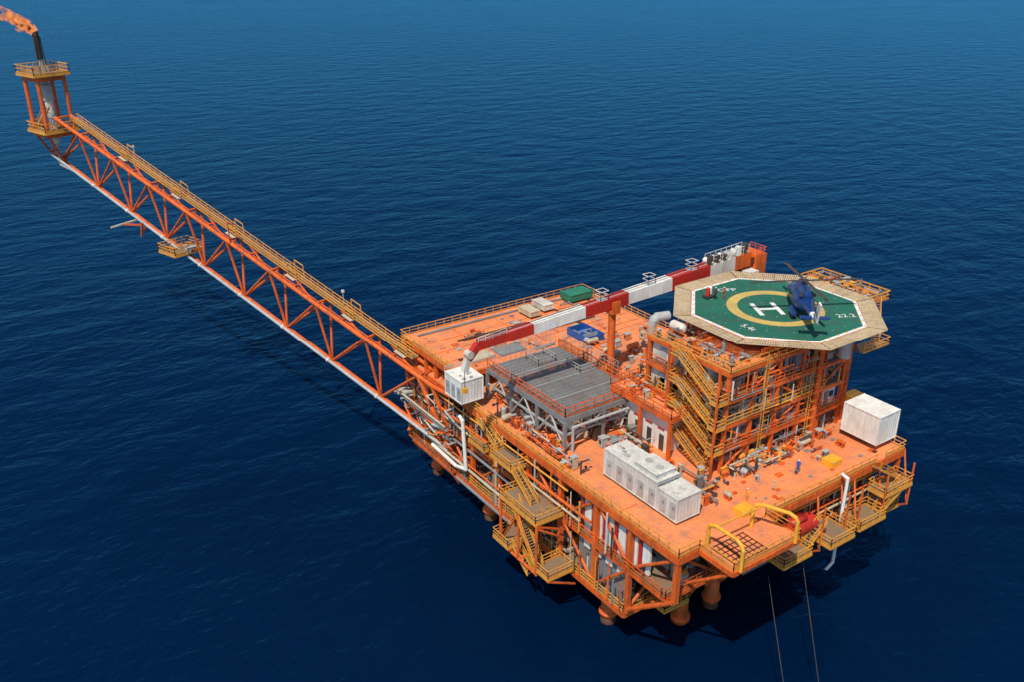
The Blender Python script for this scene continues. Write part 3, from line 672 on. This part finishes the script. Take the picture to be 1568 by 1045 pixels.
c.rail([T+V((4,-.5,.8)), T+V((-.3,-.5,.5))], "white_paint", .8, 1, .035, False)
c.build("crane_machine", cr)
cp = MB(); cp.tube((16.9, 31.6, ZT), (16.9, 31.9, 33.8), .52, "orange_paint", 14); cp.box(16.2, 17.6, 31.0, 33.6, 33.8, 34.2, "orange_paint")
for y in (31.0, 33.4): cp.box(16.2, 17.6, y, y+.2, 34.2, 35.6, "orange_paint")
cp.build("boom_rest", cr)

# ------------------------------------------------------------------ flare boom
fb = empty("flare_boom"); f = MB()
T0 = V((-2, 53.5, 20.5)); TE = V((-28.2, 139.5, 45.4)); bv = (TE-T0).normalized(); LB = (TE-T0).length
sv = V((bv.y, -bv.x, 0)).normalized(); uv = sv.cross(bv).normalized()
def B(t, a, c_): return T0+bv*t+sv*a+uv*c_
HB = 10; WB = 3.2
f.tube(B(-3,0,0), B(LB+8.5,0,0), .36, "orange_paint", 10); f.tube(B(-3,WB,0), B(LB+8.5,WB,0), .34, "orange_paint", 10); f.tube(B(-9,WB/2,-HB), B(LB+13.5,WB/2,-HB), .42, "orange_paint", 10)
f.tube(B(-8,WB/2-1.0,-HB+.6), B(LB+12,WB/2-1.0,-HB+.6), .26, "light_grey", 10)
NP = 8; PL = LB/NP
for k in range(NP+2):
    t = k*PL if k <= NP else LB+8.5; f.tube(B(t,0,0), B(t,WB,0), .18, "orange_paint")
    for a in (0, WB):
        if k < NP:
            tb = t+PL/2+2.0; f.tube(B(t,a,0), B(tb,WB/2,-HB), .22, "orange_paint"); f.tube(B(tb,WB/2,-HB), B(t+PL,a,0), .22, "orange_paint")
    if k < NP:
        f.tube(B(t,0,0), B(t+PL,WB,0), .14, "orange_paint"); f.tube(B(t+PL/2,0,0), B(t+PL/2,WB,0), .14, "orange_paint")
        f.beam(B(t+PL/2+2,WB/2-1.3,-HB+.6), B(t+PL/2+2,WB/2,-HB), .3, .3, "orange_paint")
        f.tube(B(t+PL/2+1.8,WB/2-1,-HB+.6), B(t+PL/2+2.2,WB/2-1,-HB+.6), .36, "white_paint", 10)
for a in (0, WB): f.tube(B(LB,a,0), B(LB+10,WB/2,-HB), .2, "orange_paint")
WS = 3; WE = LB+5.5
f.beam(B(WS,WB-.8,.42), B(WE,WB-.8,.42), 1.1, .1, "grating_floor")
for a in (WB-1.4, WB-.2):
    n = int(LB/1.7)
    for j in range(n+1):
        p = B(WS+(WE-WS)*j/n, a, .45); f.beam(p, p+V((0,0,1.2)), .085, .085, "yellow_paint")
    for z in (.6, 1.2): f.beam(B(WS,a,.45)+V((0,0,z)), B(WE,a,.45)+V((0,0,z)), .09, .09, "yellow_paint")
    f.beam(B(WS,a,.55), B(WE,a,.55), .05, .22, "yellow_paint")
for t in (4, 16, 30, 46, 62, 79):
    for a in (WB-1.6, WB):
        p = B(t,a,.4); q = B(t+2.2,a,.4); f.beam(p, p+V((0,0,2)), .12, .12, "yellow_paint"); f.beam(q, q+V((0,0,2)), .12, .12, "yellow_paint"); f.beam(p+V((0,0,2)), q+V((0,0,2)), .12, .12, "yellow_paint"); f.beam(p+V((0,0,1)), q+V((0,0,1)), .12, .12, "yellow_paint")
    f.beam(B(t,WB-2,.4), B(t+2.2,WB-2,.4), .6, .1, "cream_paint")
f.beam(B(45,-.3,0), B(45,-.3,0)+V((0,0,4)), .14, .14, "red_paint"); f.beam(B(45,-.3,0)+V((0,0,4)), B(43.5,-.3,0)+V((0,0,4.2)), .12, .12, "red_paint")
for t in (20, 79): f.tube(B(t,WB,0), B(t,WB,0)+V((0,0,3.0)), .08, "light_grey"); f.box(*(lambda q: (q.x-.2,q.x+.2,q.y-.2,q.y+.2,q.z+2.6,q.z+3.0))(B(t,WB,0)), "white_paint")
f.tube(B(-3,.5,-.3), B(LB,.5,-.3), .13, "cream_paint"); f.tube(B(-3,1.1,-.3), B(LB,1.1,-.3), .1, "orange_paint")
def bplat(t, a0, a1, L, c_, m="yellow_paint"):
    p = [B(t,a0,c_), B(t+L,a0,c_), B(t+L,a1,c_), B(t,a1,c_)]
    zz = p[0].z; p = [V((q.x,q.y,zz)) for q in p]
    f.add([*p, *[q-V((0,0,.15)) for q in p]], [(0,1,2,3),(7,6,5,4),(0,4,5,1),(1,5,6,2),(2,6,7,3),(3,7,4,0)], "grating_floor")
    f.rail(p, m, 1.3, 1.2, .06, True, True)
    for k in range(4): f.beam(p[k]-V((0,0,.3)), p[(k+1) % 4]-V((0,0,.3)), .15, .35, m)
bplat(58, -2.2, 3.8, 5.5, -HB+1.6)
clutter(f, B(60,1,0).x-1, B(60,1,0).x+1, B(60,1,0).y-1, B(60,1,0).y+1, B(58,0,-HB+1.6).z, 1.4, 5, .6, ["light_grey","cream_paint"])
for a in (-2, 2): f.beam(B(61,a,-HB+1.6), B(61,WB/2,-HB+.2), .25, .25, "orange_paint")
f.beam(B(75,WB/2,-HB), B(75,-4.5,-HB-.4), .25, .3, "white_paint"); f.beam(B(72,WB/2,-HB), B(75,-2,-HB-.3), .3, .3, "orange_paint"); f.beam(B(72,0,-HB-2), B(72,0,-HB+1), .3, .3, "orange_paint"); f.beam(B(72,0,-HB-1), B(72,WB/2,-HB), .3, .3, "orange_paint")
f.tube(B(-3,0,0), B(-9,WB/2,-HB), .35, "orange_paint"); f.tube(B(-3,WB,0), B(-9,WB/2,-HB), .35, "orange_paint")
f.tube(B(0,0,0), (0.3, 47, ZC+1), .35, "orange_paint"); f.tube(B(0,WB,0), (3, 60, ZC+1), .35, "orange_paint"); f.tube(B(-9,WB/2,-HB), (1, 44, ZC), .4, "orange_paint")
f.tube(B(-3,0,0), (0.4, 42, ZT-.6), .35, "orange_paint")
f.build("boom_truss", fb)
t = MB(); tc_ = B(LB+11.8, .9, 0); bz = 45.2; bh = V((bv.x, bv.y, 0)).normalized(); S = 2.7
def TP(i, j, z): q = tc_+bh*i*S+sv*j*S; return V((q.x, q.y, z))
cs = [(-1,-1),(1,-1),(1,1),(-1,1)]
ZTP = 56.2
for (i, j) in cs:
    t.tube(TP(i,j,bz-.8), TP(i*.97,j*.97,ZTP-.1), .4, "orange_paint", 10)
for z, e_ in ((bz, 1.32), (ZTP, 1.32)):
    p = [TP(i*e_,j*e_,z) for i, j in cs]
    t.add([*p, *[q-V((0,0,.25)) for q in p]], [(0,1,2,3),(7,6,5,4),(0,4,5,1),(1,5,6,2),(2,6,7,3),(3,7,4,0)], "grating_floor")
    t.rail(p, "yellow_paint", 1.5, 1.1, .07, True, True)
    for k in range(4): t.beam(p[k]-V((0,0,.35)), p[(k+1) % 4]-V((0,0,.35)), .3, .45, "yellow_paint")
for k in range(4):
    a = cs[k]; b2 = cs[(k+1) % 4]
    t.beam(TP(*a,bz-1.1), TP(*b2,bz-1.1), .5, .6, "orange_paint"); t.beam(TP(*a,ZTP-1.1), TP(*b2,ZTP-1.1), .4, .9, "orange_paint")
for i, j in cs: t.tube(TP(i,j,bz-1), B(LB+8.5 if i < 0 else LB+13.5,WB/2,-HB), .24, "orange_paint")
cx = TP(0,0,0)
t.tube((cx.x,cx.y,bz-3), (cx.x,cx.y,bz+5.6), .75, "white_paint", 16); t.tube((cx.x,cx.y,bz+5.6), (cx.x,cx.y,bz+8.6), 1.05, "light_grey", 16); t.tube((cx.x,cx.y,bz+8.6), (cx.x,cx.y,ZTP+1), .6, "light_grey", 12)
t.tube((cx.x,cx.y,ZTP+1), (cx.x,cx.y,ZTP+2.4), .42, "cream_paint", 12); t.tube((cx.x,cx.y,ZTP+2.4), (cx.x,cx.y,ZTP+7.6), .6, "black_soot", 12)
for a in (0, 2, 4): t.tube((cx.x+.9*math.cos(a),cx.y+.9*math.sin(a),ZTP), (cx.x+.7*math.cos(a),cx.y+.7*math.sin(a),ZTP+6.6), .09, "dark_steel")
t.pipe([B(LB+3.5,WB/2-1.0,-HB+.6), (cx.x,cx.y,bz-7.5), (cx.x,cx.y,bz-3)], .3, "light_grey")
clutter(t, cx.x-2, cx.x+2, cx.y-2, cx.y+2, bz, 1.6, 8, .5); clutter(t, cx.x-2.4, cx.x+2.4, cx.y-2.4, cx.y+2.4, ZTP, 1.4, 9, .5, ["yellow_paint","cream_paint","light_grey"])
t.stair(TP(1.2,-.6,bz), TP(-.9,-.6,bz+4.5), .8)
t.build("flare_tower", fb)
fm = bpy.data.materials.new("flame_glow"); fm.use_nodes = True; nt = fm.node_tree; nt.nodes.clear()
out = nt.nodes.new("ShaderNodeOutputMaterial"); em = nt.nodes.new("ShaderNodeEmission"); tr = nt.nodes.new("ShaderNodeBsdfTransparent"); mx = nt.nodes.new("ShaderNodeMixShader")
ns = nt.nodes.new("ShaderNodeTexNoise"); ns.inputs["Scale"].default_value = 1.1; ns.inputs["Detail"].default_value = 6
rp = nt.nodes.new("ShaderNodeValToRGB"); rp.color_ramp.elements[0].position = .35; rp.color_ramp.elements[0].color = (.42, .07, .03, 1); rp.color_ramp.elements[1].position = .68; rp.color_ramp.elements[1].color = (1, .38, .13, 1)
tcn = nt.nodes.new("ShaderNodeTexCoord"); nt.links.new(tcn.outputs["Object"], ns.inputs["Vector"]); nt.links.new(ns.outputs["Fac"], rp.inputs["Fac"]); nt.links.new(rp.outputs["Color"], em.inputs["Color"]); em.inputs["Strength"].default_value = 1.0
fr_ = nt.nodes.new("ShaderNodeMapRange"); fr_.inputs["From Min"].default_value = .42; fr_.inputs["From Max"].default_value = .62; fr_.inputs["To Min"].default_value = .02; fr_.inputs["To Max"].default_value = .65
nt.links.new(ns.outputs["Fac"], fr_.inputs["Value"]); nt.links.new(fr_.outputs["Result"], mx.inputs["Fac"]); nt.links.new(tr.outputs[0], mx.inputs[1]); nt.links.new(em.outputs[0], mx.inputs[2]); nt.links.new(mx.outputs[0], out.inputs[0])
MATS["flame_glow"] = fm
fl = MB(); rg = random.Random(3)
base = V((cx.x, cx.y, ZTP+7.4)); wd = V((-.824, .566, 0))
for k in range(22):
    ln = rg.uniform(2.5, 7.5); r0 = rg.uniform(.4, .95); off = V((rg.uniform(-.3,.3), rg.uniform(-.3,.3), rg.uniform(-.2,.4))); ph = rg.uniform(0, 6); up = rg.uniform(.2, .85)
    prev = base+off; n = 10; pr = r0*.5
    for j in range(1, n+1):
        s_ = j/n; p = base+off+wd*ln*s_+V((0,0,ln*up*s_**.8))+V((0,0,.4*math.sin(ph+5*s_)))+wd.cross(V((0,0,1)))*.4*math.sin(ph*2+6*s_)
        r = r0*(math.sin(math.pi*min(1, s_*.85+.12)))*(1-.35*s_)+.02
        fl.tube(prev, p, pr, "flame_glow", 8, r2=r, cap=False); prev = p; pr = r
fl.build("flame", fb, True)

# ------------------------------------------------------------------ containers
def container(name, x0, x1, y0, y1, z0, z1, m, extra=0):
    e = empty(name); k = MB()
    k.box(x0+.08, x1-.08, y0+.08, y1-.08, z0+.2, z1-.05, m)
    for x in (x0, x1-.16):
        for y in (y0, y1-.16): k.box(x, x+.16, y, y+.16, z0, z1, m)
    for z in (z0+.02, z1-.16):
        for y in (y0, y1-.14): k.box(x0+.16, x1-.16, y+.0, y+.14, z, z+.14, m)
        for x in (x0, x1-.14): k.box(x, x+.14, y0+.16, y1-.16, z, z+.14, m)
    n = int((y1-y0)/.5)
    for i in range(1, n):
        y = y0+(y1-y0)*i/n; k.box(x0+.05, x0+.079, y-.07, y+.07, z0+.25, z1-.2, m); k.box(x0+.3, x1-.3, y-.05, y+.05, z1-.049, z1-.03, m)
    n = int((x1-x0)/.5)
    for i in range(1, n):
        x = x0+(x1-x0)*i/n; k.box(x-.07, x+.07, y0+.05, y0+.079, z0+.25, z1-.2, m)
    k.box(x0+.3, x0+.5, y0+.3, y1-.3, z0-.35, z0, "dark_steel"); k.box(x1-.5, x1-.3, y0+.3, y1-.3, z0-.35, z0, "dark_steel")
    if extra:
        for i in range(extra):
            y = y0+(y1-y0)*(i+.5)/extra
            k.box(x0-.0, x0+.04, y-.5, y+.45, z0+.4, z0+2.4, "light_grey"); k.box(x0-.04, x0-.01, y-.3, y+.0, z0+1.5, z0+1.9, "grey_steel")
        k.rail([(x0, y1, z1), (x1, y1, z1)], "light_grey", .6, 1.2, .04, False)
        for i in range(extra*2): xx = R.uniform(x0+.4, x1-.8); yy = R.uniform(y0+.3, y1-.9); k.box(xx, xx+R.uniform(.2,.5), yy, yy+R.uniform(.2,.7), z1-.03, z1+R.uniform(.05,.3), R.choice(["light_grey","grey_steel",m]))
    k.build("container_body", e)
container("switchgear_container", 3.6, 7.2, 7.5, 17.0, ZT+.36, ZT+4.0, "container_grey", 5)
container("switchgear_container", 3.6, 7.3, 4.2, 7.45, ZT+.36, ZT+3.5, "container_grey", 2)
ac = empty("air_conditioning_unit"); k = MB(); k.box(4, 6.9, 8.2, 12.0, ZT+4.0, ZT+4.5, "container_grey"); k.box(3.9, 7.0, 8.1, 12.1, ZT+4.503, ZT+4.6, "container_grey")
for y in (9.2, 11): k.tube((5.4, y, ZT+4.6), (5.4, y, ZT+4.68), .5, "light_grey", 16)
k.build("unit_housing", ac)
container("shipping_container", 36.0, 40.2, 1.5, 7.0, ZT+.9, ZT+5.0, "clean_white")
container("equipment_cabin", -2.5, 1.2, 40.2, 44.6, ZT+1.5, ZT+5.0, "clean_white", 3)
container("green_container", 30, 34.8, 57.6, 60.6, ZU+.4, ZU+1.6, "green_box")
container("storage_box", 24, 26, 57, 60.5, ZU+.4, ZU+1.4, "white_paint")
container("storage_box", 20.5, 22.5, 56, 59.5, ZU+.4, ZU+1.3, "cream_paint")
sb = empty("cargo_basket"); k = MB()
x0, x1, y0, y1, z = 21.8, 25.2, 43.0, 48, ZU+.1
k.box(x0, x1, y0, y1, z, z+.12, "blue_skip")
for a in ((x0,x0+.1,y0,y1),(x1-.1,x1,y0,y1),(x0+.1,x1-.1,y0,y0+.1),(x0+.1,x1-.1,y1-.1,y1)): k.box(*a, z+.12, z+1.1, "blue_skip")
for y in (y0+1.5, y0+3): k.box(x0+.1, x1-.1, y-.04, y+.04, z+.12, z+.9, "light_grey")
for i in range(12):
    xx = x0+.3+R.uniform(0, 2.2); yy = y0+.3+R.uniform(0, 3.4); k.box(xx, xx+.5, yy, yy+.8, z+.125, z+.4+i*.04, R.choice(["grey_steel","dark_steel","dark_steel","blue_skip"]))
k.build("basket_body", sb)
lb = empty("lifeboat"); k = MB(); k.vessel((16.5, -.6, ZM+3.0), (21.5, -.6, ZM+3.0), 1.1, "red_paint", 16); k.box(17.5, 20, -1.2, 0, ZM+3.9, ZM+4.5, "red_paint"); k.tube((17, -.6, ZM+4), (17, -.6, ZT-.6), .08, "dark_steel"); k.tube((21, -.6, ZM+4), (21, -.6, ZT-.6), .08, "dark_steel"); k.build("lifeboat_hull", lb, True)
up = MB()
clutter(up, 19, 35, 31.5, 43, ZU, 1.2, 40, .8, ["grey_steel","light_grey","orange_paint","cream_paint","orange_deck"]); clutter(up, 3, 34, 46, 60, ZU, .5, 12, .6, ["grey_steel","orange_paint","cream_paint","light_grey","orange_deck"])
GP = ["grey_steel","light_grey","orange_paint","orange_paint","dark_steel","cream_paint","yellow_paint"]
clutter(up, .8, 2.8, 18, 39, ZT, 2.2, 36, .7, GP); clutter(up, 8.5, 13, 4, 15, ZT, 1.8, 22, .6, GP); clutter(up, 14, 35, 6.8, 8.6, ZT, 1.6, 50, .65, GP); clutter(up, 14, 35, 1, 6, ZT, .8, 8, .6, GP)
clutter(up, 8, 13.2, 17, 23, ZT, 2.4, 30, .8, GP)
up.box(3.5, 7.5, 46.8, 49.2, ZU+.06, ZU+.5, "cream_paint"); up.box(8.5, 13, 46.5, 49.3, ZU+.06, ZU+.3, "grey_steel"); up.box(9.5, 11.5, 50, 51.5, ZU+.06, ZU+.8, "cream_paint")
up.box(28, 30, 2, 3.6, ZT+.01, ZT+.9, "bright_yellow"); up.box(11, 13, 1, 2.6, ZT+.01, ZT+.7, "bright_yellow"); up.box(40.4, 43, 8, 10.5, ZT+.5, ZT+3.4, "bright_yellow")
up.build("deck_equipment", plat)

mc = MB(); mc.tube((13, -2, 13), (2, -18, -1), .04, "dark_steel", 5); mc.tube((20, -1, 13), (8, -17, -1), .04, "dark_steel", 5); mc.build("hanging_cables", plat)
